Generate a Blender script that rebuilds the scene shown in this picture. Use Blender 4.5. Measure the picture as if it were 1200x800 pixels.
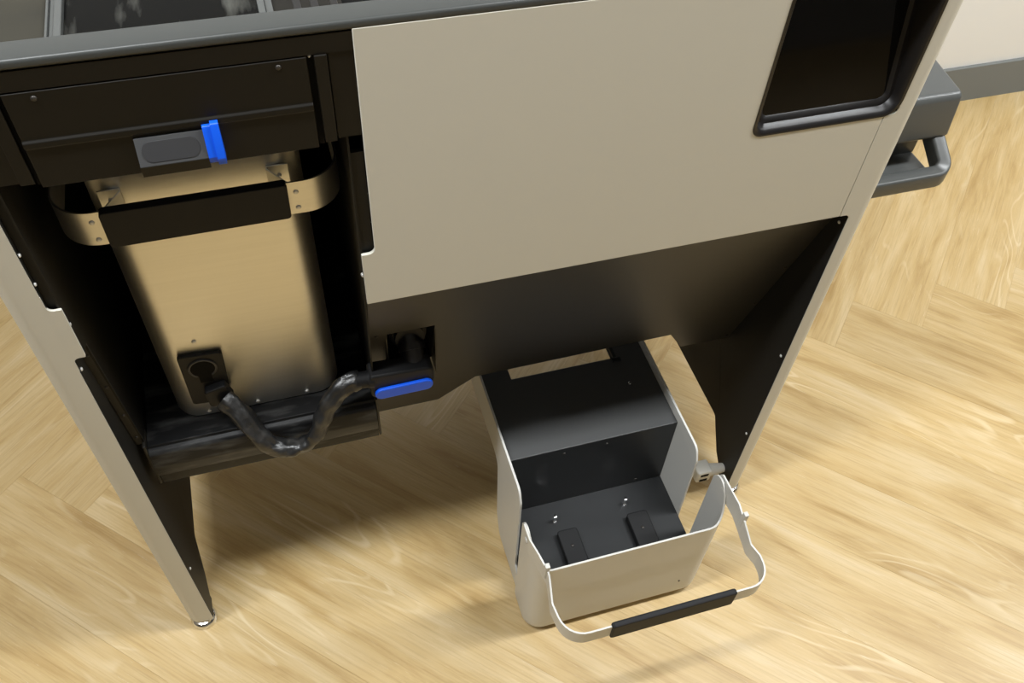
import bpy, bmesh, math, random
from mathutils import Vector, Matrix
random.seed(7)
D = bpy.data
for o in list(D.objects): D.objects.remove(o, do_unlink=True)
S = bpy.context.scene
COL = S.collection
# ---------------------------------------------------------------- camera
cam = D.cameras.new('camera'); camo = D.objects.new('camera', cam); COL.objects.link(camo)
FPX, PITCH, ROLL, YAW = 1047.76, .882606, .0692615, .3423005
cam.sensor_fit = 'HORIZONTAL'; cam.sensor_width = 36.0; cam.lens = 36.0*FPX/1200; cam.clip_start = .02
def rz(t): return Matrix(((math.cos(t), -math.sin(t), 0), (math.sin(t), math.cos(t), 0), (0, 0, 1)))
ca, sa = math.cos(PITCH), math.sin(PITCH)
RW = rz(ROLL) @ Matrix(((1, 0, 0), (0, ca, -sa), (0, sa, ca))) @ Matrix(((1, 0, 0), (0, 0, -1), (0, 1, 0))) @ rz(YAW)
right, down, fwd = RW[0], RW[1], RW[2]
M = Matrix.Identity(4)
for i in range(3):
    M[i][0] = right[i]; M[i][1] = -down[i]; M[i][2] = -fwd[i]
M.translation = Vector((0, -.693, 1.5))
camo.matrix_world = M
S.camera = camo
# ---------------------------------------------------------------- world and lights
w = D.worlds.new('world'); S.world = w; w.use_nodes = True
w.node_tree.nodes['Background'].inputs[0].default_value = (.5, .48, .43, 1)
w.node_tree.nodes['Background'].inputs[1].default_value = .3
def area(x, y, power, sx=.6, sy=.6, z=2.68):
    l = D.lights.new('ceiling_light', 'AREA'); l.shape = 'RECTANGLE'; l.size = sx; l.size_y = sy
    l.energy = power; l.color = (.955, .985, 1)
    o = D.objects.new('ceiling_light', l); COL.objects.link(o); o.location = (x, y, z)
area(1.35, -.26, 52, 1.2, .2)
area(-.75, -.28, 52, 1.2, .2)
area(3.45, -.26, 50, 1.2, .2)
area(1.35, -2.6, 4, 1.2, .2)
area(-.75, -2.6, 4, 1.2, .2)
S.view_settings.view_transform = 'Standard'; S.view_settings.look = 'None'
S.view_settings.exposure = 0.04; S.view_settings.gamma = 1.0; S.view_settings.use_curve_mapping = False

# ---------------------------------------------------------------- materials
def mat(name, col, rough=.5, metal=0., spec=.5, bump=None, coat=0., var=None):
    m = D.materials.new(name); m.use_nodes = True
    nt = m.node_tree; b = nt.nodes['Principled BSDF']
    b.inputs['Base Color'].default_value = (*col, 1); b.inputs['Roughness'].default_value = rough
    b.inputs['Metallic'].default_value = metal; b.inputs['Specular IOR Level'].default_value = spec
    b.inputs['Coat Weight'].default_value = coat
    tc = nt.nodes.new('ShaderNodeTexCoord')
    if bump:
        n = nt.nodes.new('ShaderNodeTexNoise'); n.inputs['Scale'].default_value = bump[0]; n.inputs['Detail'].default_value = 3
        bp = nt.nodes.new('ShaderNodeBump'); bp.inputs['Strength'].default_value = bump[1]; bp.inputs['Distance'].default_value = bump[2] if len(bump) > 2 else .0004
        nt.links.new(tc.outputs['Object'], n.inputs['Vector'])
        nt.links.new(n.outputs['Fac'], bp.inputs['Height']); nt.links.new(bp.outputs['Normal'], b.inputs['Normal'])
    if var:   # (scale, second colour, low, high, stretch)
        n = nt.nodes.new('ShaderNodeTexNoise'); n.inputs['Scale'].default_value = var[0]; n.inputs['Detail'].default_value = 6
        mp = nt.nodes.new('ShaderNodeMapping'); mp.inputs['Scale'].default_value = var[4] if len(var) > 4 else (1, 1, 1)
        r = nt.nodes.new('ShaderNodeValToRGB'); r.color_ramp.elements[0].position = var[2]; r.color_ramp.elements[1].position = var[3]
        r.color_ramp.elements[0].color = (*col, 1); r.color_ramp.elements[1].color = (*var[1], 1)
        nt.links.new(tc.outputs['Object'], mp.inputs['Vector']); nt.links.new(mp.outputs['Vector'], n.inputs['Vector'])
        nt.links.new(n.outputs['Fac'], r.inputs['Fac']); nt.links.new(r.outputs['Color'], b.inputs['Base Color'])
    return m
MT = {}
MT['paint'] = mat('grey_paint', (.62, .60, .525), .45, spec=.4, bump=(900, .06))
MT['basket'] = mat('basket_paint', (.63, .62, .58), .42, spec=.4, bump=(900, .05))
MT['black'] = mat('black_powder_coat', (.020, .018, .0145), .42, spec=.45, bump=(1500, .12))
MT['liner'] = mat('black_liner', (.006, .0057, .005), .55, spec=.25)
MT['sideblack'] = mat('side_black', (.012, .0115, .0100), .5, spec=.3)
MT['drawer'] = mat('drawer_black', (.0075, .0062, .0042), .5, spec=.25, bump=(1500, .1))
MT['shelf'] = mat('charcoal_shelf', (.065, .066, .066), .42, spec=.5, bump=(1500, .1))
MT['interior'] = mat('black_interior', (.004, .004, .004), .7, spec=.1)
MT['charcoal'] = mat('charcoal_sheet', (.018, .019, .020), .38, spec=.5, bump=(1500, .1))
MT['rail'] = mat('grey_rail', (.078, .082, .080), .35, spec=.5, bump=(700, .1))
MT['toprail'] = mat('top_rail_grey', (.050, .053, .051), .38, spec=.4, bump=(700, .1))
MT['steel'] = mat('brushed_steel', (.80, .785, .74), .40, 1.0, var=(6, (.77, .755, .71), .3, .7, (1, 1, 40)))
MT['chrome'] = mat('chrome', (.8, .8, .8), .12, 1.0)
MT['rivet'] = mat('rivet_metal', (.75, .75, .73), .35, .35)
MT['darkrivet'] = mat('dark_rivet', (.05, .045, .04), .4, .5)
MT['rubber'] = mat('black_rubber', (.009, .009, .0095), .55, spec=.3, bump=(800, .2))
MT['grip'] = mat('grip_rubber', (.011, .011, .012), .6, spec=.3, bump=(500, .15))
MT['tray'] = mat('worn_black_tray', (.010, .010, .0105), .42, spec=.22, var=(16, (.085, .086, .084), .50, .80, (1, 4, 4)))
MT['sleeve'] = mat('dusty_cable_sleeve', (.012, .012, .012), .36, spec=.7, bump=(120, .5, .002), var=(50, (.05, .047, .043), .5, .8))
MT['blue'] = mat('blue_plastic', (.002, .095, .75), .4)
MT['latchgrey'] = mat('grey_plastic', (.055, .056, .058), .4)
MT['latchdark'] = mat('dark_grey_plastic', (.035, .035, .037), .35)
MT['screen'] = mat('dark_screen_glass', (.004, .0035, .003), .06, spec=.35)
MT['bezel'] = mat('black_gloss_bezel', (.010, .009, .009), .36, spec=.4)
MT['topglass'] = mat('dusty_black_glass', (.003, .003, .0028), .25, spec=.05, var=(24, (.11, .11, .098), .53, .84, (2.2, .45, 1)))
MT['topsteel'] = mat('dusty_steel_plate', (.050, .046, .035), .7, .0, spec=.08, var=(9, (.030, .029, .025), .4, .75))
MT['whiteplastic'] = mat('white_plastic', (.62, .60, .54), .4)
MT['wall'] = mat('white_wall_paint', (.80, .79, .76), .8, bump=(300, .1))
MT['baseboard'] = mat('grey_baseboard', (.17, .18, .175), .5)
MT['ceiling'] = mat('ceiling_tile', (.42, .42, .41), .9)
MT['farwall'] = mat('far_wall_paint', (.20, .195, .185), .8)

def wood():
    m = D.materials.new('oak_vinyl'); m.use_nodes = True; nt = m.node_tree; N = nt.nodes; L = nt.links
    b = N['Principled BSDF']; b.inputs['Roughness'].default_value = .38; b.inputs['Specular IOR Level'].default_value = .6
    tc = N.new('ShaderNodeTexCoord'); oi = N.new('ShaderNodeObjectInfo')
    mu = N.new('ShaderNodeMath'); mu.operation = 'MULTIPLY'; mu.inputs[1].default_value = 37.0
    L.new(oi.outputs['Random'], mu.inputs[0])
    cb = N.new('ShaderNodeCombineXYZ'); L.new(mu.outputs[0], cb.inputs[0]); L.new(mu.outputs[0], cb.inputs[1]); L.new(mu.outputs[0], cb.inputs[2])
    ad = N.new('ShaderNodeVectorMath'); ad.operation = 'ADD'; L.new(tc.outputs['Object'], ad.inputs[0]); L.new(cb.outputs[0], ad.inputs[1])
    def stretched(sx, sy, scale, detail, rough=.6, dist=0.):
        mp = N.new('ShaderNodeMapping'); mp.inputs['Scale'].default_value = (sx, sy, 1)
        L.new(ad.outputs[0], mp.inputs['Vector'])
        n = N.new('ShaderNodeTexNoise'); n.inputs['Scale'].default_value = scale; n.inputs['Detail'].default_value = detail
        n.inputs['Roughness'].default_value = rough; n.inputs['Distortion'].default_value = dist
        L.new(mp.outputs[0], n.inputs['Vector']); return n
    def ramp(n, stops):
        r = N.new('ShaderNodeValToRGB'); e = r.color_ramp.elements
        e[0].position, e[0].color = stops[0][0], (*stops[0][1], 1); e[1].position, e[1].color = stops[-1][0], (*stops[-1][1], 1)
        for p, c in stops[1:-1]:
            q = e.new(p); q.color = (*c, 1)
        L.new(n.outputs['Fac'], r.inputs['Fac']); return r
    def mix(a, c, fac, mode):
        x = N.new('ShaderNodeMix'); x.data_type = 'RGBA'; x.blend_type = mode
        if isinstance(fac, float): x.inputs['Factor'].default_value = fac
        else: L.new(fac, x.inputs['Factor'])
        L.new(a, x.inputs['A'])
        if isinstance(c, tuple): x.inputs['B'].default_value = (*c, 1)
        else: L.new(c, x.inputs['B'])
        return x.outputs['Result']
    big = stretched(1.1, 7, 3.0, 4, .55, .6)
    base = ramp(big, [(.28, (.39, .25, .088)), (.45, (.505, .355, .155)), (.60, (.555, .41, .205)), (.78, (.60, .47, .275))])
    fine = stretched(2.0, 70, 4.0, 5, .7)
    fr = ramp(fine, [(.30, (.78, .74, .66)), (.5, (1, 1, 1)), (.70, (1.07, 1.08, 1.12))])
    c = mix(base.outputs['Color'], fr.outputs['Color'], .8, 'MULTIPLY')
    # cathedral figure: rings of a stretched noise
    fig = stretched(1.0, 5.0, 1.6, 2, .5, .3)
    sn = N.new('ShaderNodeMath'); sn.operation = 'MULTIPLY'; sn.inputs[1].default_value = 95.; L.new(fig.outputs['Fac'], sn.inputs[0])
    si = N.new('ShaderNodeMath'); si.operation = 'SINE'; L.new(sn.outputs[0], si.inputs[0])
    msk = stretched(1.2, 5, 2.2, 2)
    mr = N.new('ShaderNodeMapRange'); mr.inputs['From Min'].default_value = .54; mr.inputs['From Max'].default_value = .70; L.new(msk.outputs['Fac'], mr.inputs['Value'])
    pr = N.new('ShaderNodeMapRange'); pr.inputs['From Min'].default_value = .55; pr.inputs['From Max'].default_value = 1.; L.new(si.outputs[0], pr.inputs['Value'])
    mm = N.new('ShaderNodeMath'); mm.operation = 'MULTIPLY'; L.new(mr.outputs[0], mm.inputs[0]); L.new(pr.outputs[0], mm.inputs[1])
    m2 = N.new('ShaderNodeMath'); m2.operation = 'MULTIPLY'; m2.inputs[1].default_value = .38; L.new(mm.outputs[0], m2.inputs[0])
    c = mix(c, (.80, .68, .46), m2.outputs[0], 'MIX')
    # limed flecks
    fl = stretched(3.5, 100, 6.0, 4, .75)
    fm = N.new('ShaderNodeMapRange'); fm.inputs['From Min'].default_value = .62; fm.inputs['From Max'].default_value = .76; fm.inputs['To Max'].default_value = .6
    L.new(fl.outputs['Fac'], fm.inputs['Value'])
    c = mix(c, (.84, .75, .58), fm.outputs[0], 'MIX')
    hs = N.new('ShaderNodeHueSaturation')
    vr = N.new('ShaderNodeMapRange'); vr.inputs['To Min'].default_value = .95; vr.inputs['To Max'].default_value = 1.05
    L.new(oi.outputs['Random'], vr.inputs['Value']); L.new(vr.outputs[0], hs.inputs['Value'])
    L.new(c, hs.inputs['Color']); L.new(hs.outputs['Color'], b.inputs['Base Color'])
    bp = N.new('ShaderNodeBump'); bp.inputs['Strength'].default_value = .15; bp.inputs['Distance'].default_value = .0005
    L.new(fine.outputs['Fac'], bp.inputs['Height']); L.new(bp.outputs['Normal'], b.inputs['Normal'])
    return m
MT['wood'] = wood()
MT['joint'] = mat('floor_base', (.50, .36, .18), .6)

# ---------------------------------------------------------------- mesh helpers (world coordinates)
def prism(bm, pts, axis, a, b):
    """extrude a 2D outline: axis 0 pts=(y,z), axis 1 pts=(x,z), axis 2 pts=(x,y)"""
    def v3(p, t): return ((t, p[0], p[1]), (p[0], t, p[1]), (p[0], p[1], t))[axis]
    A = [bm.verts.new(v3(p, a)) for p in pts]; B = [bm.verts.new(v3(p, b)) for p in pts]
    n = len(pts)
    fs = [bm.faces.new(A), bm.faces.new(B)]
    for i in range(n): fs.append(bm.faces.new((A[i], A[(i+1) % n], B[(i+1) % n], B[i])))
    bmesh.ops.recalc_face_normals(bm, faces=fs)
    return A, B
def box(bm, x0, x1, y0, y1, z0, z1, bev=0., seg=2):
    A, B = prism(bm, [(x0, y0), (x1, y0), (x1, y1), (x0, y1)], 2, z0, z1)
    if bev:
        es = {e for v in A+B for e in v.link_edges}
        bmesh.ops.bevel(bm, geom=list(es), offset=bev, segments=seg, affect='EDGES', profile=.5)
def rnd(pts, r, seg=6, closed=True, lim=.49):
    """round the corners of an outline; r is a number or one per corner"""
    out = []; n = len(pts)
    for i, p in enumerate(pts):
        rr = r[i] if isinstance(r, (list, tuple)) else r
        if rr <= 0 or (not closed and i in (0, n-1)): out.append(tuple(p)); continue
        p = Vector(p); a = Vector(pts[i-1])-p; b = Vector(pts[(i+1) % n])-p
        la, lb = a.length, b.length; a.normalize(); b.normalize()
        ang = a.angle(b)
        if ang > 3.12: out.append(tuple(p)); continue
        d = min(rr/math.tan(ang/2), la*lim, lb*lim); r2 = d*math.tan(ang/2)
        c = p+(a+b).normalized()*(r2/math.sin(ang/2)); s = p+a*d-c; e = p+b*d-c
        for k in range(seg+1):
            t = k/seg; th = s.angle(e)
            q = (s*math.sin((1-t)*th)+e*math.sin(t*th))/math.sin(th)
            out.append(tuple(c+q))
    return out
def cyl(bm, p, q, r, seg=20, r2=None):
    p, q = Vector(p), Vector(q); d = (q-p); L = d.length
    mx = Matrix.Translation((p+q)/2) @ d.to_track_quat('Z', 'Y').to_matrix().to_4x4()
    bmesh.ops.create_cone(bm, cap_ends=True, segments=seg, radius1=r, radius2=r if r2 is None else r2, depth=L, matrix=mx)
def lathe(bm, prof, c, seg=28):
    rings = [[bm.verts.new((c[0]+r*math.cos(2*math.pi*k/seg), c[1]+r*math.sin(2*math.pi*k/seg), z)) for k in range(seg)] for r, z in prof]
    fs = []
    for a, b in zip(rings, rings[1:]):
        for k in range(seg): fs.append(bm.faces.new((a[k], a[(k+1) % seg], b[(k+1) % seg], b[k])))
    fs += [bm.faces.new(rings[0]), bm.faces.new(rings[-1])]
    bmesh.ops.recalc_face_normals(bm, faces=fs)
def band(bm, path, z0, z1, th):
    """upright strip of sheet metal along a plan path [(x,y)]; z0, z1 numbers or per point"""
    n = len(path); P = [Vector(p) for p in path]; rows = []
    for i in range(n):
        t = (P[min(i+1, n-1)]-P[max(i-1, 0)]).normalized(); nn = Vector((-t.y, t.x))*th/2
        a = z0[i] if isinstance(z0, list) else z0; b = z1[i] if isinstance(z1, list) else z1
        l, r = P[i]+nn, P[i]-nn
        rows.append([bm.verts.new((l.x, l.y, a)), bm.verts.new((l.x, l.y, b)), bm.verts.new((r.x, r.y, b)), bm.verts.new((r.x, r.y, a))])
    fs = [bm.faces.new(rows[0]), bm.faces.new(rows[-1])]
    for a, b in zip(rows, rows[1:]):
        for k in range(4): fs.append(bm.faces.new((a[k], a[(k+1) % 4], b[(k+1) % 4], b[k])))
    bmesh.ops.recalc_face_normals(bm, faces=fs)
def smooth_path(pts, n=8):
    out = []; P = [Vector(p) for p in pts]; P = [P[0]*2-P[1]]+P+[P[-1]*2-P[-2]]
    for i in range(1, len(P)-2):
        for k in range(n):
            t = k/n; a, b, c, d = P[i-1:i+3]
            out.append(.5*((2*b)+(c-a)*t+(2*a-5*b+4*c-d)*t*t+(3*b-a-3*c+d)*t**3))
    out.append(P[-2]); return out
def tube(bm, path, rad, seg=14):
    n = len(path); rings = []; up = Vector((0, -1, .3))
    for i in range(n):
        t = (path[min(i+1, n-1)]-path[max(i-1, 0)]).normalized(); s = t.cross(up).normalized(); u = s.cross(t)
        rings.append([])
        for k in range(seg):
            th = 2*math.pi*k/seg; r = rad(i, th) if callable(rad) else rad
            rings[-1].append(bm.verts.new(path[i]+s*math.cos(th)*r+u*math.sin(th)*r))
    fs = [bm.faces.new(rings[0]), bm.faces.new(rings[-1])]
    for a, b in zip(rings, rings[1:]):
        for k in range(seg): fs.append(bm.faces.new((a[k], a[(k+1) % seg], b[(k+1) % seg], b[k])))
    bmesh.ops.recalc_face_normals(bm, faces=fs)
ORI = {}
def thing(name, label, cat, loc, group=None):
    o = D.objects.new(name, None); COL.objects.link(o); o.location = loc; o.empty_display_size = .05
    o['label'] = label; o['category'] = cat
    if group: o['group'] = group
    ORI[o] = Vector(loc); return o
def obj(name, bm, m, parent=None, smooth=0., label=None, bev=0., kind=None, origin=None):
    org = ORI[parent] if parent else Vector(origin or (0, 0, 0))
    if smooth:
        for f in bm.faces: f.smooth = True
    bmesh.ops.translate(bm, verts=bm.verts, vec=-org)
    me = D.meshes.new(name); bm.to_mesh(me); bm.free()
    if smooth: me.set_sharp_from_angle(angle=math.radians(smooth))
    me.materials.append(MT[m])
    o = D.objects.new(name, me); COL.objects.link(o)
    if parent: o.parent = parent
    else: o.location = org
    ORI[o] = org
    if label: o['label'] = label
    if kind: o['kind'] = kind
    if bev:
        md = o.modifiers.new('bevel', 'BEVEL'); md.width = bev; md.segments = 2; md.limit_method = 'ANGLE'; md.angle_limit = math.radians(40)
    return o
def NB(): return bmesh.new()
RIV = {}
def rivet(parent, loc, normal, r=.003, m='rivet', h=.0016, name='rivet'):
    key = (r, m, h)
    if key not in RIV:
        bm = NB(); prof = [(r, -.002), (r, h*.3), (r*.75, h*.8), (r*.3, h)]
        lathe(bm, prof, (0, 0), 12)
        for f in bm.faces: f.smooth = True
        me = D.meshes.new(name); bm.to_mesh(me); bm.free(); me.materials.append(MT[m]); RIV[key] = me
    o = D.objects.new(name, RIV[key]); COL.objects.link(o); o.parent = parent
    o.location = Vector(loc)-ORI[parent]; o.rotation_mode = 'QUATERNION'; o.rotation_quaternion = Vector(normal).to_track_quat('Z', 'Y')
    ORI[o] = Vector(loc)
    return o

# ================================================================ SETTING
bm = NB(); box(bm, -3.2, 4.2, -4.0, 1.02, -.06, -.0045); floor = obj('floor', bm, 'joint', kind='structure')
floor['label'] = 'pale oak herringbone plank floor'
W_, L_ = .158, 1.22
pl = D.meshes.new('plank'); bm = NB(); g = .00004
box(bm, -L_/2+g, L_/2-g, -W_/2+g, W_/2-g, -.004, 0., .0003, 1); bm.to_mesh(pl); bm.free(); pl.materials.append(MT['wood'])
sq = math.sqrt(.5); OX, OY = -.017, .276
def put_plank(cu, cv, ang):
    x = (cu+cv)*sq+OX; y = (cv-cu)*sq+OY
    if not (-1.9 < x < 3.2 and -2.4 < y < 1.6): return
    hx = (L_+W_)/2*sq
    if y+hx > 1.02 and y-hx < 1.02:            # planks cut by the wall
        me = pl.copy(); b2 = NB(); b2.from_mesh(me); R = Matrix.Rotation(ang, 4, 'Z'); T = Matrix.Translation((x, y, 0)) @ R
        bmesh.ops.transform(b2, matrix=T, verts=b2.verts)
        bmesh.ops.bisect_plane(b2, geom=b2.verts[:]+b2.edges[:]+b2.faces[:], plane_co=(0, 1.019, 0), plane_no=(0, 1, 0), clear_outer=True)
        if not b2.verts: b2.free(); return
        bmesh.ops.transform(b2, matrix=T.inverted(), verts=b2.verts); b2.to_mesh(me); b2.free()
    elif y-hx >= 1.02: return
    else: me = pl
    o = D.objects.new('plank', me); COL.objects.link(o); o.parent = floor
    o.location = (x, y, 0); o.rotation_euler = (0, 0, ang)
for m_ in range(-4, 4):
    for k in range(-22, 24):
        u, v = k*W_+m_*L_, k*W_-m_*L_
        put_plank(u+L_/2, v+W_/2, -math.pi/4)
        put_plank(u+W_/2, v+W_+L_/2, math.pi/4)
def plain(name, x0, x1, y0, y1, z0, z1, m, label):
    bm = NB(); box(bm, x0, x1, y0, y1, z0, z1); o = obj(name, bm, m, kind='structure'); o['label'] = label; return o
plain('wall_back', -3.2, 4.2, 1.02, 1.12, -.06, 2.8, 'wall', 'white painted wall behind the kiosk')
plain('wall_front', -3.2, 4.2, -4.1, -4.0, -.06, 2.8, 'farwall', 'grey painted wall behind the viewer')
plain('wall_left', -3.3, -3.2, -4.1, 1.12, -.06, 2.8, 'farwall', 'grey painted wall far to the left')
plain('wall_right', 4.2, 4.3, -4.1, 1.12, -.06, 2.8, 'farwall', 'grey painted wall far to the right')
plain('ceiling', -3.3, 4.3, -4.1, 1.12, 2.8, 2.9, 'ceiling', 'grey tiled ceiling above the kiosk')
bm = NB(); prism(bm, rnd([(1.02, .0), (1.006, .0), (1.010, .112), (1.02, .112)], [0, 0, .003, 0]), 0, -3.2, 4.2)
bb = obj('baseboard_back', bm, 'baseboard', kind='structure'); bb['label'] = 'dark grey baseboard along the white wall'

# ================================================================ THE KIOSK
K = thing('kiosk', 'grey and black freestanding kiosk with open bin bay and dark window', 'kiosk', (.222, .28, 0))
XL, XR = -.288, .732            # outer sides
ZT = 1.075                      # top of front sheet
DEPTH = .56
def slope_y(z): return (.785-z)/3.3
# --- right column with the bite of the window
def edge_round(bm, test, r, seg=6):
    es = [e for e in bm.edges if all(test(v.co) for v in e.verts)]
    bmesh.ops.bevel(bm, geom=es, offset=r, segments=seg, affect='EDGES', profile=.5)
WX0, WX1, WZ0, WZ1 = .513, .701, .884, 1.052
bm = NB()
lo = rnd([(.685, 1.075), (.685, WZ1), (WX1, WZ1), (WX1, WZ0), (.685, WZ0+.0005), (.685, .727), (.700, .727), (.700, .022), (XR, .022), (XR, 1.075)],
         [0, 0, .02, .02, 0, 0, .010, .0, 0, 0])
prism(bm, lo, 1, 0., .035)
edge_round(bm, lambda c: abs(c.y) < 1e-5 and abs(c.x-XR) < 1e-5, .018, 8)
obj('front_column', bm, 'paint', K, 35)
# --- left column
bm = NB()
prism(bm, [(-.2505, 1.073), (-.2505, .022), (XL, .022), (XL, 1.073)], 1, 0., .035)
edge_round(bm, lambda c: abs(c.y) < 1e-5 and abs(c.x-XL) < 1e-5, .018, 8)
prism(bm, rnd([(-.2506, .825), (-.2500, .825), (-.2500, .803), (-.237, .803), (-.237, .727), (-.2500, .727), (-.2500, .705), (-.2506, .705)], [0, 0, .010, .0008, .0008, .010, 0, 0]), 1, 0., .003)
obj('front_column', bm, 'paint', K, 35)
# --- main front panel
bm = NB()
fp = rnd([(.083, ZT), (.083, .806), (.068, .806), (.068, .727), (.6842, .727), (.6842, WZ0), (WX0, WZ0), (WX0, WZ1), (.6842, WZ1), (.6842, ZT)],
         [0, .009, .001, .001, 0, 0, .012, .012, 0, 0])
prism(bm, fp, 1, 0., .004)
obj('front_panel', bm, 'paint', K, 35, bev=.0007)
# --- side sheets and black liners
def side_outline(y0=0.):
    return rnd([(y0, .03), (.035, .03), (.065, .060), (.105, .125), (DEPTH-.105, .125), (DEPTH-.065, .06), (DEPTH-.035, .03), (DEPTH, .03), (DEPTH, 1.07), (y0, 1.07)],
               [0, .0, .02, .012, .012, .02, 0, 0, 0, 0])
for a, b in ((XL, XL+.034), (XR-.028, XR)):
    bm = NB(); prism(bm, side_outline(.0345), 0, a, b); obj('side_panel', bm, 'paint', K, 30)
for a, b in ((-.2536, -.2505), (.7005, .7036)):
    bm = NB(); prism(bm, side_outline(.0355 if a > 0 else .0355), 0, a, b)
    obj('side_liner', bm, 'sideblack', K, 30)
# black inner cheek of each column, flush with its inner edge
for a, b in ((-.2504, -.2496), (.6996, .7004)):
    bm = NB(); prism(bm, [(.0012, .026), (.0355, .026), (.0355, 1.06), (.0012, 1.06)], 0, a, b); obj('column_cheek', bm, 'sideblack', K)
# --- feet
for x in (-.268, .716):
    for y in (.016, DEPTH-.018):
        bm = NB(); lathe(bm, [(.0185, 0), (.0215, .0015), (.0215, .007), (.0190, .010), (.0175, .0115), (.0175, .0135), (.012, .015), (.010, .032)], (x, y)); obj('foot', bm, 'chrome', K, 40, label='chrome levelling foot')
# --- sloping kick panel with notch and socket cut-out
def on_slope(x, z, off=0.):
    return (x, slope_y(z)+off, z)
def slope_sheet(bm, loops, th=.003):
    for lp in loops:
        A = [bm.verts.new(on_slope(x, z)) for x, z in lp]; B = [bm.verts.new(on_slope(x, z, th)) for x, z in lp]
        fs = [bm.faces.new(A), bm.faces.new(B)]
        for i in range(len(lp)): fs.append(bm.faces.new((A[i], A[(i+1) % len(lp)], B[(i+1) % len(lp)], B[i])))
        bmesh.ops.recalc_face_normals(bm, faces=fs)
    bmesh.ops.remove_doubles(bm, verts=bm.verts, dist=1e-5)
    # inner walls shared by neighbouring tiles go
    seen = {}
    for f in list(bm.faces):
        key = tuple(sorted(v.index for v in f.verts))
        seen.setdefault(key, []).append(f)
HX0, HX1, HZ0, HZ1 = .094, .158, .494, .600
bm = NB()
slope_sheet(bm, [
    [(.0705, .735), (.0705, HZ1), (HX0, HZ1), (HX1, HZ1), (.6995, HZ1), (.6995, .735)],
    [(.0705, HZ1), (.0705, HZ0), (HX0, HZ0), (HX0, HZ1)],
    [(HX1, HZ1), (HX1, HZ0), (.6995, HZ0), (.6995, HZ1)],
    [(.0705, HZ0), (.0705, .306), (.178, .306), (.234, .376), (.567, .380), (.608, .312), (.6995, .308), (.6995, HZ0), (HX1, HZ0), (HX0, HZ0)]])
bm.verts.index_update(); dup = {}
for f in bm.faces: dup.setdefault(tuple(sorted(v.index for v in f.verts)), []).append(f)
bmesh.ops.delete(bm, geom=[f for fs in dup.values() if len(fs) > 1 for f in fs], context='FACES_ONLY')
kick = obj('kick_panel', bm, 'black', K)
# socket recess
bm = NB(); y0 = slope_y(HZ0)+.0032
prism(bm, [(slope_y(HZ1)+.004, HZ1), (.15, HZ1), (.15, HZ0), (y0, HZ0), (y0, HZ0-.002), (.152, HZ0-.002), (.152, HZ1+.002), (slope_y(HZ1)+.004, HZ1+.002)], 0, HX0, HX1)
box(bm, HX0-.002, HX0-.0002, .06, .152, HZ0-.002, HZ1+.002); box(bm, HX1+.0002, HX1+.002, .06, .152, HZ0-.002, HZ1+.002)
obj('socket_recess', bm, 'black', K)
bm = NB(); c = Vector((.127, .12, .545)); n = Vector((0, -.95, .3)).normalized()
cyl(bm, c, c+n*.03, .026, 28); cyl(bm, c+n*.03, c+n*.036, .0235, 28); cyl(bm, c+n*.0355, c+n*.046, .020, 28)
sk = obj('socket', bm, 'bezel', K, 35)
for zz, xx in ((.71, .073), (.612, .0795), (.505, .0795), (.42, .0795)):
    pass
nrm = Vector((0, -1, -.303)).normalized(); nup = Vector((0, -3.3, -1)).normalized()
for x, z in ((.077, .709), (.080, .60), (.081, .51), (.692, .563), (.692, .443), (.692, .321)):
    rivet(K, on_slope(x, z), nup, .0024, 'darkrivet')
for p in ((.6994, .012, .703), (.6994, .010, .42), (.6994, .010, .2)):
    rivet(K, p, (-1, 0, 0), .0024, 'rivet')
# --- bin compartment
def bay_outline(): return [(.003, 1.06), (.003, .727), (slope_y(.727)+.004, .722), (.052, .480), (.052, .40), (.48, .40), (.48, 1.06)]
bm = NB(); prism(bm, bay_outline(), 0, .0675, .0695); obj('bay_wall', bm, 'liner', K)
bm = NB(); prism(bm, bay_outline(), 0, -.2405, -.2385); obj('bay_wall', bm, 'liner', K)
# brown-black flange along the sloping edge of the left bay wall
bm = NB()
for a, b in (((-.2500, .020), (-.2385, .020)),):
    pass
A = [(-.2494, slope_y(.722)+.004, .722), (-.2384, slope_y(.722)+.004, .722), (-.2384, .052, .480), (-.2494, .052, .480)]
va = [bm.verts.new(p) for p in A]; vb = [bm.verts.new((p[0], p[1]+.002, p[2])) for p in A]
fs = [bm.faces.new(va), bm.faces.new(vb)]+[bm.faces.new((va[i], va[(i+1) % 4], vb[(i+1) % 4], vb[i])) for i in range(4)]
bmesh.ops.recalc_face_normals(bm, faces=fs); obj('bay_flange', bm, 'black', K)
for z in (.70, .63, .56, .50):
    t = (.722-z)/(.722-.480); rivet(K, (-.244, slope_y(.722)+.004+t*(.052-slope_y(.722)-.004), z), (0, -1, -.2), .0022, 'darkrivet')
for z in (.88, .84):
    rivet(K, (-.2494, .004, z), (1, 0, 0), .0022); rivet(K, (.0805, .012, z), (-.4, -1, 0), .0026)
rivet(K, (-.2394, .008, .772), (1, -.4, 0), .0026); rivet(K, (.0672, .006, .77), (-1, -.3, 0), .0028)
rivet(K, (-.2494, .006, .702), (1, 0, 0), .0024); rivet(K, (-.2494, .012, .19), (1, 0, 0), .0024)
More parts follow.
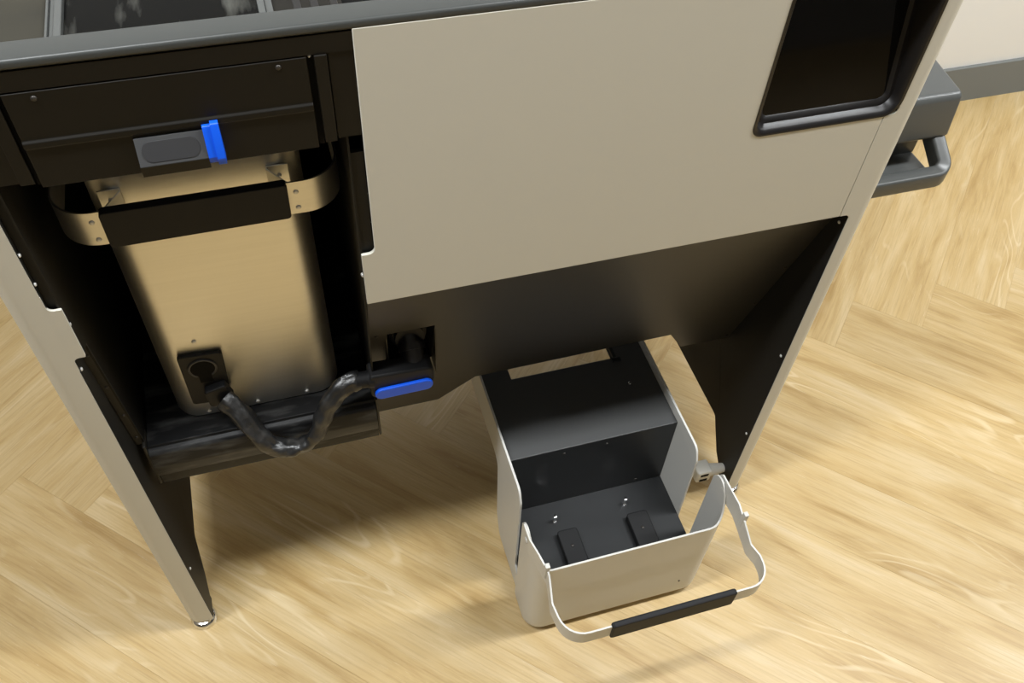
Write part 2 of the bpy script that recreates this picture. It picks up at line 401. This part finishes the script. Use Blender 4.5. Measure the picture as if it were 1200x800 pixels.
# small bent tabs behind the notches
bm = NB(); box(bm, .0697, .0825, .006, .012, .80, .94); box(bm, .0697, .0825, .0045, .030, .80, .8025); obj('notch_plate', bm, 'liner', K)
bm = NB(); box(bm, -.2494, -.2407, .006, .012, .80, .96); obj('notch_plate', bm, 'liner', K)
bm = NB(); box(bm, -.2384, .0674, .478, .480, .40, 1.06); obj('bay_back', bm, 'interior', K)
bm = NB(); box(bm, -.2384, .0674, .10, .478, .955, .958); obj('bay_light_stop', bm, 'interior', K)  # unseen plate added to keep overhead light out of the bay
# closed body behind the front panel
bm = NB(); box(bm, .0698, .7003, .16, DEPTH, .42, 1.06); obj('body_core', bm, 'interior', K)
bm = NB(); box(bm, -.2503, .0696, .484, DEPTH, .33, 1.06); obj('body_core', bm, 'interior', K)
# --- tray under the bin
bm = NB()
prof = rnd([(.050, .474), (.0485, .4705), (.040, .467), (.036, .440), (.040, .4145), (.0455, .412), (.0455, .388), (.060, .386), (.060, .395), (.475, .395), (.475, .474)],
           [.001, .002, .010, .02, .004, 0, .002, 0, 0, 0, 0], 5)
prism(bm, prof, 0, -.2375, .0665)
obj('bin_tray', bm, 'tray', K, 40, label='worn black tray with a scuffed rounded lip')
bm = NB(); box(bm, .0672, .0705, .044, .075, .392, .480, .001); obj('tray_bracket', bm, 'black', K)
bm = NB(); box(bm, -.2420, -.2380, .042, .075, .392, .484, .001); obj('tray_bracket', bm, 'black', K)
# --- drawer and fascia under the top rail
bm = NB(); box(bm, -.2495, .0825, .006, .012, .963, 1.0725); box(bm, -.2495, .0825, .0008, .10, 1.0545, 1.0728); box(bm, .0605, .0825, .0020, .0065, .963, 1.0545); box(bm, -.2495, -.2195, .0020, .0065, .963, 1.0545); obj('fascia', bm, 'drawer', K)
bm = NB()
dp = [(.012, 1.053), (.0, 1.053), (.0, 1.0075), (-.002, 1.0052), (-.002, 1.0003), (.0, .998), (.0, .957), (.02, .957), (.02, .960), (.012, .96)]
prism(bm, dp, 0, -.2025, .0415)
drawer = obj('drawer', bm, 'drawer', K, bev=.0006)
bm = NB(); box(bm, .0480, .0590, -.0012, .0062, .962, 1.054, .0008); obj('drawer_guide', bm, 'drawer', K)
bm = NB(); box(bm, -.2190, -.2068, -.0005, .0062, .962, 1.054, .0008); obj('drawer_guide', bm, 'drawer', K)
bm = NB(); box(bm, .0424, .0474, .0050, .0059, .957, 1.054); obj('drawer_gap', bm, 'interior', K)
bm = NB(); box(bm, -.2064, -.2029, .0050, .0059, .957, 1.054); obj('drawer_gap', bm, 'interior', K)
for x, z in ((-.179, 1.049), (.017, 1.049)): rivet(drawer, (x, 0, z-.002), (0, -1, 0), .0026, 'darkrivet')
rivet(K, (.0445, .004, 1.052), (0, -1, 0), .0016, 'rivet'); rivet(K, (.060, .005, 1.056), (0, -1, 0), .0022, 'darkrivet')
bm = NB()
prism(bm, rnd([(-.002, .9955), (.0, .9955), (.0, .962), (-.011, .962), (-.0135, .9735)], [0, 0, 0, .001, .0008], 2), 0, -.1160, -.0575)
lt = obj('latch', bm, 'latchgrey', drawer, label='grey plastic latch block under the drawer')
bm = NB(); prism(bm, [(-.0139, .9733), (-.0004, .9733), (-.0004, .9610), (-.0113, .9610)], 0, -.1164, -.0576); obj('latch_shade_strip', bm, 'drawer', drawer)  # black strip over the latch's lower face, shade put in as colour
bm = NB()
lz = rnd([(-.1115, .9925), (-.0625, .9925), (-.0625, .9765), (-.1115, .9765)], .0078, 8)
def latch_y(z): return -.002-.0115*(.9955-z)/.022
va = [bm.verts.new((x, latch_y(z)-.0007, z)) for x, z in lz]; vb = [bm.verts.new((x, latch_y(z)+.0003, z)) for x, z in lz]
fs = [bm.faces.new(va), bm.faces.new(vb)]+[bm.faces.new((va[k], va[(k+1) % len(va)], vb[(k+1) % len(va)], vb[k])) for k in range(len(va))]
bmesh.ops.recalc_face_normals(bm, faces=fs); obj('latch_inset', bm, 'latchdark', drawer, 30)
bm = NB(); prism(bm, rnd([(-.0055, 1.0015), (-.0008, 1.0015), (-.0008, .9675), (-.0140, .9675), (-.0145, .974)], .0015, 3), 0, -.0573, -.0500)
prism(bm, rnd([(-.0075, 1.0045), (-.0006, 1.0045), (-.0006, .9655), (-.0160, .9655), (-.0165, .973)], .002, 3), 0, -.0500, -.0430)
obj('latch_tab', bm, 'blue', drawer, 35, label='bright blue latch tab')
# --- top rail and dusty worktop
bm = NB(); prism(bm, rnd([(.002, 1.0735), (.0, 1.076), (.0, 1.083), (.029, 1.083), (.029, 1.0735)], [.001, .002, .0045, .002, 0], 4), 0, -.33, .76); obj('top_rail', bm, 'toprail', K, 40)
bm = NB(); box(bm, -.33, -.1605, .0292, .5, 1.070, 1.0775); obj('top_plate', bm, 'topsteel', K, label='dusty brown-grey plate on the kiosk top')
bm = NB(); box(bm, -.1605, -.1585, .0292, .5, 1.072, 1.082, .0006); box(bm, -.1583, -.1545, .0292, .5, 1.072, 1.079, .0006); box(bm, -.1543, -.1480, .0292, .5, 1.072, 1.0815, .001); obj('top_divider', bm, 'rail', K)
bm = NB(); box(bm, -.1478, .0098, .0292, .5, 1.068, 1.0755); obj('top_glass', bm, 'topglass', K, label='dusty scratched black glass on the kiosk top')
bm = NB(); box(bm, .0100, .0160, .0292, .5, 1.072, 1.082, .0008); box(bm, .0162, .0225, .0292, .5, 1.068, 1.078, .0006); obj('top_divider', bm, 'rail', K)
bm = NB(); box(bm, .0227, .76, .0292, .5, 1.062, 1.068); obj('top_well', bm, 'interior', K)
for x in (.040, .055, .072):
    bm = NB(); box(bm, x, x+.007, .040, .2, 1.0682, 1.0735, .001); obj('top_slat', bm, 'bezel', K)
bm = NB(); box(bm, -.33, .76, .5, DEPTH, 1.062, 1.083, .003); obj('top_rail', bm, 'toprail', K)
# --- window in the front panel: a recess with a tilted dark screen
bm = NB()
def wy(z): return .012+.20*(z-.893)
def ring(x0, x1, z0, z1, r, yf, n=6):
    pts = rnd([(x0, z1), (x0, z0), (x1, z0), (x1, z1)], r, n)
    return [bm.verts.new((x, yf(z), z)) for x, z in pts]
r0 = ring(WX0-.0006, WX1+.0006, WZ0-.0006, WZ1, [.0, .0126, .0206, .0], lambda z: -.0006)
r1 = ring(WX0+.003, WX1-.003, WZ0+.003, WZ1-.002, [.0, .012, .019, .0], lambda z: -.0006)
r2 = ring(WX0+.006, WX1-.005, WZ0+.006, WZ1-.004, [.0, .011, .018, .0], lambda z: .003)
r3 = ring(WX0+.009, WX1-.007, WZ0+.009, WZ1-.006, [.0, .010, .017, .0], lambda z: wy(z)-.003)
r4 = ring(WX0+.013, WX1-.0115, WZ0+.0125, WZ1-.008, [.0, .008, .013, .0], lambda z: wy(z)-.003)
r5 = ring(WX0+.016, WX1-.0145, WZ0+.0155, WZ1-.010, [.0, .006, .010, .0], lambda z: wy(z)+.001)
for a, b in zip((r0, r1, r2, r3, r4), (r1, r2, r3, r4, r5)):
    for i in range(len(a)): bm.faces.new((a[i], a[(i+1) % len(a)], b[(i+1) % len(a)], b[i]))
back = [bm.verts.new((v.co.x, .0041, v.co.z)) for v in r0]
for i in range(len(r0)): bm.faces.new((r0[i], r0[(i+1) % len(r0)], back[(i+1) % len(r0)], back[i]))
bmesh.ops.recalc_face_normals(bm, faces=bm.faces)
obj('window_frame', bm, 'bezel', K, 50)
bm = NB(); pts = [(WX0+.012, WZ0+.010), (WX1-.010, WZ0+.010), (WX1-.010, WZ1-.006), (WX0+.012, WZ1-.006)]
va = [bm.verts.new((x, wy(z)+.0012, z)) for x, z in pts]; vb = [bm.verts.new((x, wy(z)+.005, z)) for x, z in pts]
fs = [bm.faces.new(va), bm.faces.new(vb)]+[bm.faces.new((va[i], va[(i+1) % 4], vb[(i+1) % 4], vb[i])) for i in range(4)]
bmesh.ops.recalc_face_normals(bm, faces=fs); obj('screen', bm, 'screen', K, label='dark glossy screen leaning back in its frame')
# --- box with a pull handle on the right flank
bm = NB()
prism(bm, rnd([(.36, .838), (.100, .812), (.092, .745), (.36, .745)], [.01, .012, .006, .01], 6), 0, XR+.0005, .902)
edge_round(bm, lambda c: c.x > .9019, .006, 3)
obj('side_box', bm, 'rail', K, 40, label='dark grey box on the right flank')
bm = NB(); box(bm, XR+.0005, .884, .080, .34, .690, .700, .003); box(bm, XR+.0005, .884, .122, .34, .700, .7445); obj('side_box_skirt', bm, 'rail', K)
hp = rnd([(.745, .046), (.745, .060)], 0, 1, False)
bm = NB()
path = rnd([(.889, .118), (.889, .058), (.735, .058)], .016, 6, False)
P = [Vector((x, y, .748-(.118-y)*.66)) for x, y in path]
def rect_sweep(bm, P, hw, hh, bev=.004):
    rows = []; n = len(P)
    for i in range(n):
        t = (P[min(i+1, n-1)]-P[max(i-1, 0)]).normalized(); s = t.cross(Vector((0, 0, 1))).normalized(); u = s.cross(t).normalized()
        q = rnd([(-hw, -hh), (hw, -hh), (hw, hh), (-hw, hh)], bev, 3)
        rows.append([bm.verts.new(P[i]+s*a+u*b) for a, b in q])
    fs = [bm.faces.new(rows[0]), bm.faces.new(rows[-1])]; m = len(rows[0])
    for a, b in zip(rows, rows[1:]):
        for k in range(m): fs.append(bm.faces.new((a[k], a[(k+1) % m], b[(k+1) % m], b[k])))
    bmesh.ops.recalc_face_normals(bm, faces=fs)
rect_sweep(bm, P, .0105, .0125)
obj('side_handle', bm, 'rail', K, 40, label='dark grey pull handle on the right flank')
# --- white guide bracket on the right leg
bm = NB(); box(bm, .640, .670, .018, .048, .040, .072, .004, 3); cyl(bm, (.668, .032, .056), (.6992, .030, .054), .013, 20, .009)
gb = obj('guide_bracket', bm, 'whiteplastic', K, 35, label='small white slotted bracket near the right foot')
for z in (.064, .048):
    bm = NB(); box(bm, .646, .662, .0172, .0185, z-.0035, z+.0035, .0005, 1); obj('bracket_slot', bm, 'interior', gb)

# ================================================================ STEEL BIN
BX0, BX1, BY0, BY1, BZ0, BZ1 = -.1945, .0255, .080, .34, .4745, .915
B = thing('steel_bin', 'brushed steel bin with black grip handle standing on the kiosk tray', 'bin', (-.085, .21, BZ0))
bm = NB()
plan = rnd([(BX0, BY0), (BX1, BY0), (BX1, BY1), (BX0, BY1)], .032, 10)
def inset(d):
    return rnd([(BX0+d, BY0+d), (BX1-d, BY0+d), (BX1-d, BY1-d), (BX0+d, BY1-d)], .032-d, 10)
rows = []
for d, z in ((.005, BZ0), (.0015, BZ0+.0012), (0, BZ0+.005), (0, BZ1), (.003, BZ1+.002), (.006, BZ1), (.006, BZ0+.02)):
    rows.append([bm.verts.new((x, y, z)) for x, y in inset(d)])
for a, b in zip(rows, rows[1:]):
    for i in range(len(a)): bm.faces.new((a[i], a[(i+1) % len(a)], b[(i+1) % len(a)], b[i]))
bm.faces.new(rows[0]); bm.faces.new(rows[-1]); bmesh.ops.recalc_face_normals(bm, faces=bm.faces)
obj('bin_body', bm, 'steel', B, 30)
HY = .042
bm = NB()
hpth = rnd([(-.2235, .155), (-.2235, HY), (.0610, HY), (.0610, .155)], .040, 12, False)
band(bm, hpth, .8435, .8860, .0022)
hd = obj('bin_handle', bm, 'steel', B, 40)
bm = NB(); prism(bm, rnd([(-.1775, .8875), (.0050, .8875), (.0040, .8425), (-.1775, .8415)], .004, 3), 1, HY-.0065, HY+.0045)
obj('grip', bm, 'grip', hd, bev=.001)
for x, z in ((-.1865, .874), (-.1865, .851), (.0130, .873), (.0130, .852)): rivet(hd, (x, HY-.0011, z), (0, -1, 0), .0028, 'rivet', .0012)
for x in (-.170, .000):
    s = 1 if x < -.1 else -1
    bm = NB()
    pth = [(x-s*.014, BY0-.001), (x-s*.012, BY0-.006), (x+s*.010, BY0-.010), (x-s*.006, HY+.0055)]
    pth = [(x-s*.010, BY0-.0015), (x+s*.012, BY0-.0015), (x+s*.012, BY0-.006), (x-s*.006, HY+.006)]
    band(bm, pth, .856, .881, .0015); obj('handle_bracket', bm, 'steel', B)
    rivet(B, (x, BY0-.003, .868), (0, -1, .2), .0022)
# the arms reach the flanks of the bin
for x0, x1 in ((-.2225, BX0+.001), (.0600, BX1-.001)):
    bm = NB(); cyl(bm, (x0, .148, .865), (x1, .148, .865), .007, 16); obj('handle_pivot', bm, 'rivet', B, 35)
for x in (-.153, -.088, -.021): rivet(B, (x, BY0, .484), (0, -1, 0), .003)
rivet(B, (-.141, BY0, .629), (0, -1, 0), .003)
# socket plate with a round keyhole
bm = NB()
prism(bm, rnd([(-.167, .610), (-.113, .606), (-.117, .524), (-.134, .508), (-.168, .512)], .004, 3), 1, BY0-.006, BY0)
spl = obj('socket_plate', bm, 'rubber', B, bev=.0012, label='black socket plate low on the bin')
bm = NB()
pts = [(-.141+.0155*math.cos(t), .583+.0155*math.sin(t)) for t in [math.radians(a) for a in range(-60, 241, 15)]]
prism(bm, pts+[(-.149, .556), (-.133, .556)], 1, BY0-.0075, BY0-.0060)
obj('keyhole', bm, 'interior', spl)
bm = NB(); tube(bm, [Vector((-.141+.0165*math.cos(math.radians(a)), BY0-.0068, .583+.0165*math.sin(math.radians(a)))) for a in range(-55, 236, 10)], .0016, 8); obj('keyhole_rim', bm, 'latchdark', spl, 40)
bm = NB(); prism(bm, rnd([(-.148, .545), (-.120, .553), (-.113, .527), (-.126, .512), (-.146, .515)], .004, 3), 1, BY0-.018, BY0-.0055); obj('cord_boot', bm, 'rubber', spl, bev=.002)

# ================================================================ POWER LEAD
Cc = thing('power_lead', 'black dusty power lead with blue grip plugged beside the steel bin', 'cable', (0, .03, .45))
bm = NB()
cp = smooth_path([(-.126, .060, .530), (-.112, .045, .518), (-.097, .028, .488), (-.082, .0205, .462), (-.066, .0195, .449), (-.050, .0195, .445), (-.034, .0195, .449), (-.020, .021, .462), (-.008, .026, .484), (.003, .032, .505), (.018, .038, .522), (.036, .043, .532), (.050, .044, .532)], 7)
def rad(i, th):
    return .0104+.0022*math.cos(2*(th-i*.045))+.0020*abs(math.sin(2.5*th+i*.16))+.0008*math.sin(5*th-i*.35)+.0007*math.sin(i*.8)
tube(bm, cp, rad, 18); obj('cord_sleeve', bm, 'sleeve', Cc, 60)
bm = NB(); cyl(bm, (.044, .044, .532), (.062, .044, .530), .0115, 20); cyl(bm, (.060, .044, .530), (.068, .044, .5295), .0125, 20); obj('cord_collar', bm, 'rubber', Cc, 35)
bm = NB()
prism(bm, rnd([(.062, .498), (.150, .500), (.150, .540), (.062, .545)], [.008, .014, .010, .006], 5), 1, .034, .062)
plug = obj('plug_body', bm, 'rubber', Cc, 40, bev=.003)
bm = NB(); prism(bm, rnd([(.067, .4985), (.147, .4995), (.147, .5205), (.067, .5185)], .0100, 8), 1, .0290, .0345)
obj('plug_grip', bm, 'blue', plug, 40, bev=.0015, label='blue oval grip strip')
bm = NB(); cyl(bm, (.127, .056, .528), (.127, .088, .553), .0165, 24); cyl(bm, (.127, .070, .541), (.127, .078, .547), .0195, 24); obj('plug_neck', bm, 'bezel', plug, 35)

# ================================================================ BASKET ON THE FLOOR
A_ = thing('carry_basket', 'grey sheet-metal basket with black insert and folding handle on the floor', 'basket', (.412, .0, 0))
IX0, IX1 = .2640, .5600        # inside faces
# side walls
def side_wall(x0, x1):
    bm = NB()
    o = rnd([(.054, .050), (.066, .195), (.085, .206), (.335, .206), (.335, .282), (-.042, .287), (-.053, .262), (-.057, .060), (-.088, .030), (-.090, .004), (.032, .004)], [.02, .02, .02, .01, .02, .016, .02, .006, .005, .004, .02], 5)
    prism(bm, o, 0, x0, x1); obj('side_wall', bm, 'basket', A_, 30, bev=.0006)
side_wall(IX0-.0042, IX0-.0004); side_wall(IX1+.0004, IX1+.0042)
# bottom
bm = NB(); box(bm, IX0, IX1, -.13, .035, 0, .006, .001); box(bm, IX0, IX1, .0268, .029, .0062, .094); obj('bottom_plate', bm, 'basket', A_)
# U-shaped front wrapper with rising cheeks
bm = NB()
plan = rnd([(.2525, -.092), (.2525, -.160), (.5715, -.160), (.5715, -.092)], .030, 10, False)
def dens(path, step=.006):
    out = [Vector(path[0])]
    for p in path[1:]:
        p = Vector(p); d = (p-out[-1]).length; n = max(1, int(d/step)); a = out[-1].copy()
        for k in range(1, n+1): out.append(a.lerp(p, k/n))
    return out
pd = dens(plan)
def ztop(p):
    # height of the free edge: cheeks about 0.30, front 0.238
    y = p.y
    if y > -.112:
        t = (y+.112)/.022; return .297-.030*(1-math.sqrt(max(0, 1-t*t)))
    if y > -.160:
        t = (-.114-y)/.046; t = min(1, t); s = t*t*(3-2*t); return .297-(.297-.239)*s
    return .239
rows = []
n = len(pd)
for i, p in enumerate(pd):
    t = (pd[min(i+1, n-1)]-pd[max(i-1, 0)]).normalized(); inn = Vector((-t.y, t.x))
    prof = [(.022, .003), (.012, .0045), (.005, .010), (.001, .019), (0, .030)]
    zt = ztop(p); prof += [(0, .03+(zt-.03)*k/6) for k in range(1, 7)]
    rows.append([bm.verts.new((p.x+inn.x*d, p.y+inn.y*d, z)) for d, z in prof])
for a, b in zip(rows, rows[1:]):
    for k in range(len(a)-1): bm.faces.new((a[k], b[k], b[k+1], a[k+1]))
bmesh.ops.recalc_face_normals(bm, faces=bm.faces)
wr = obj('front_wrapper', bm, 'basket', A_, 60)
md = wr.modifiers.new('sheet', 'SOLIDIFY'); md.thickness = .003; md.offset = 0
md = wr.modifiers.new('crisp_rim', 'EDGE_SPLIT'); md.split_angle = math.radians(45)
rivet(wr, (.524, -.1616, .062), (0, -1, 0), .0018, 'darkrivet'); 
# black insert: raised shelf, riser and low floor
bm = NB()
sh = [(IX0, .024), (IX1, .024), (IX1, .30), (.498, .30), (.498, .181), (.315, .181), (.315, .30), (IX0, .30)]
prism(bm, sh, 2, .2655, .2680); shelf = obj('insert_shelf', bm, 'shelf', A_, bev=.0008, label='black raised shelf inside the basket')
bm = NB(); box(bm, IX0, IX1, .024, .0265, .094, .2654); riser = obj('insert_riser', bm, 'charcoal', A_)
bm = NB(); box(bm, IX0, IX1, -.150, .0238, .0915, .094); ifl = obj('insert_floor', bm, 'charcoal', A_, label='dark grey basket floor with two rubber pads')
for x0, x1 in ((.338, .374), (.466, .504)):
    bm = NB(); prism(bm, rnd([(x0, -.125), (x1, -.125), (x1, -.040), (x0, -.040)], .005, 4), 2, .094, .110); pad = obj('rubber_pad', bm, 'rubber', A_, 35, bev=.0015)
    rivet(pad, ((x0+x1)/2, -.072, .110), (0, 0, 1), .003, 'darkrivet')
for x in (.344, .475):
    bm = NB(); lathe(bm, [(.0035, .094), (.0035, .0965), (.0018, .0968), (.0018, .110), (.0034, .1105), (.0034, .1145), (.001, .1155)], (x, -.014), 12); obj('screw', bm, 'chrome', A_, 40)
for x, z in ((.292, .105), (.51, .105)): rivet(riser, (x, .024, z), (0, -1, 0), .003, 'darkrivet')
for x in (.36, .435): rivet(riser, (x, .024, .252), (0, -1, 0), .0022, 'darkrivet')
rivet(shelf, (.511, .121, .268), (0, 0, 1), .003, 'chrome')
bm = NB(); box(bm, .500, .506, .176, .206, .266, .276, .001); box(bm, .498, .514, .170, .178, .267, .272, .001); obj('shelf_latch', bm, 'charcoal', A_)
# folding handle
bm = NB()
hp = [(.2490, -.100), (.2490, -.106), (.2490, -.132), (.2550, -.160), (.2620, -.188), (.2575, -.222), (.2630, -.276),
      (.5830, -.276), (.5850, -.232), (.5785, -.214), (.5760, -.188), (.5765, -.160), (.5755, -.132), (.5755, -.106), (.5755, -.100)]
hp = rnd(hp, [0, 0, .02, .02, .03, .02, .036, .034, .010, .012, .02, .02, .02, 0, 0], 7, False, .8)
def hz(y):          # upper edge and height of the strip
    def ss(a, b, v): t = min(1, max(0, (v-a)/(b-a))); return t*t*(3-2*t)
    top = .302-.034*ss(-.165, -.225, y); h = .040-.008*ss(-.165, -.225, y)
    e = ss(-.110, -.0995, y); return top-.010*e*e, top-h+.010*e*e
z1 = [hz(p[1])[0] for p in hp]; z0 = [hz(p[1])[1] for p in hp]
band(bm, hp, z0, z1, .0026)
bh = obj('basket_handle', bm, 'basket', A_, 40)
bm = NB(); prism(bm, rnd([(.329, .2705), (.333, .2725), (.5205, .2725), (.5245, .2705), (.5245, .2345), (.5205, .2315), (.333, .2315), (.329, .2345)], .002, 2), 1, -.2808, -.2715)
obj('handle_grip', bm, 'grip', bh, bev=.0025, label='black rubber grip')
for x, s in ((.2490, -1), (.5755, 1)):
    bm = NB(); cyl(bm, (x-s*.006, -.122, .282), (x+s*.003, -.122, .282), .0050, 16); obj('handle_rivet', bm, 'basket', bh, 35)
for x in (.2606, .5775):
    bm = NB(); box(bm, x-.0035, x+.0035, -.184, -.176, .272, .306, .001); obj('handle_stop', bm, 'basket', bh)
print('objects', len(D.objects))
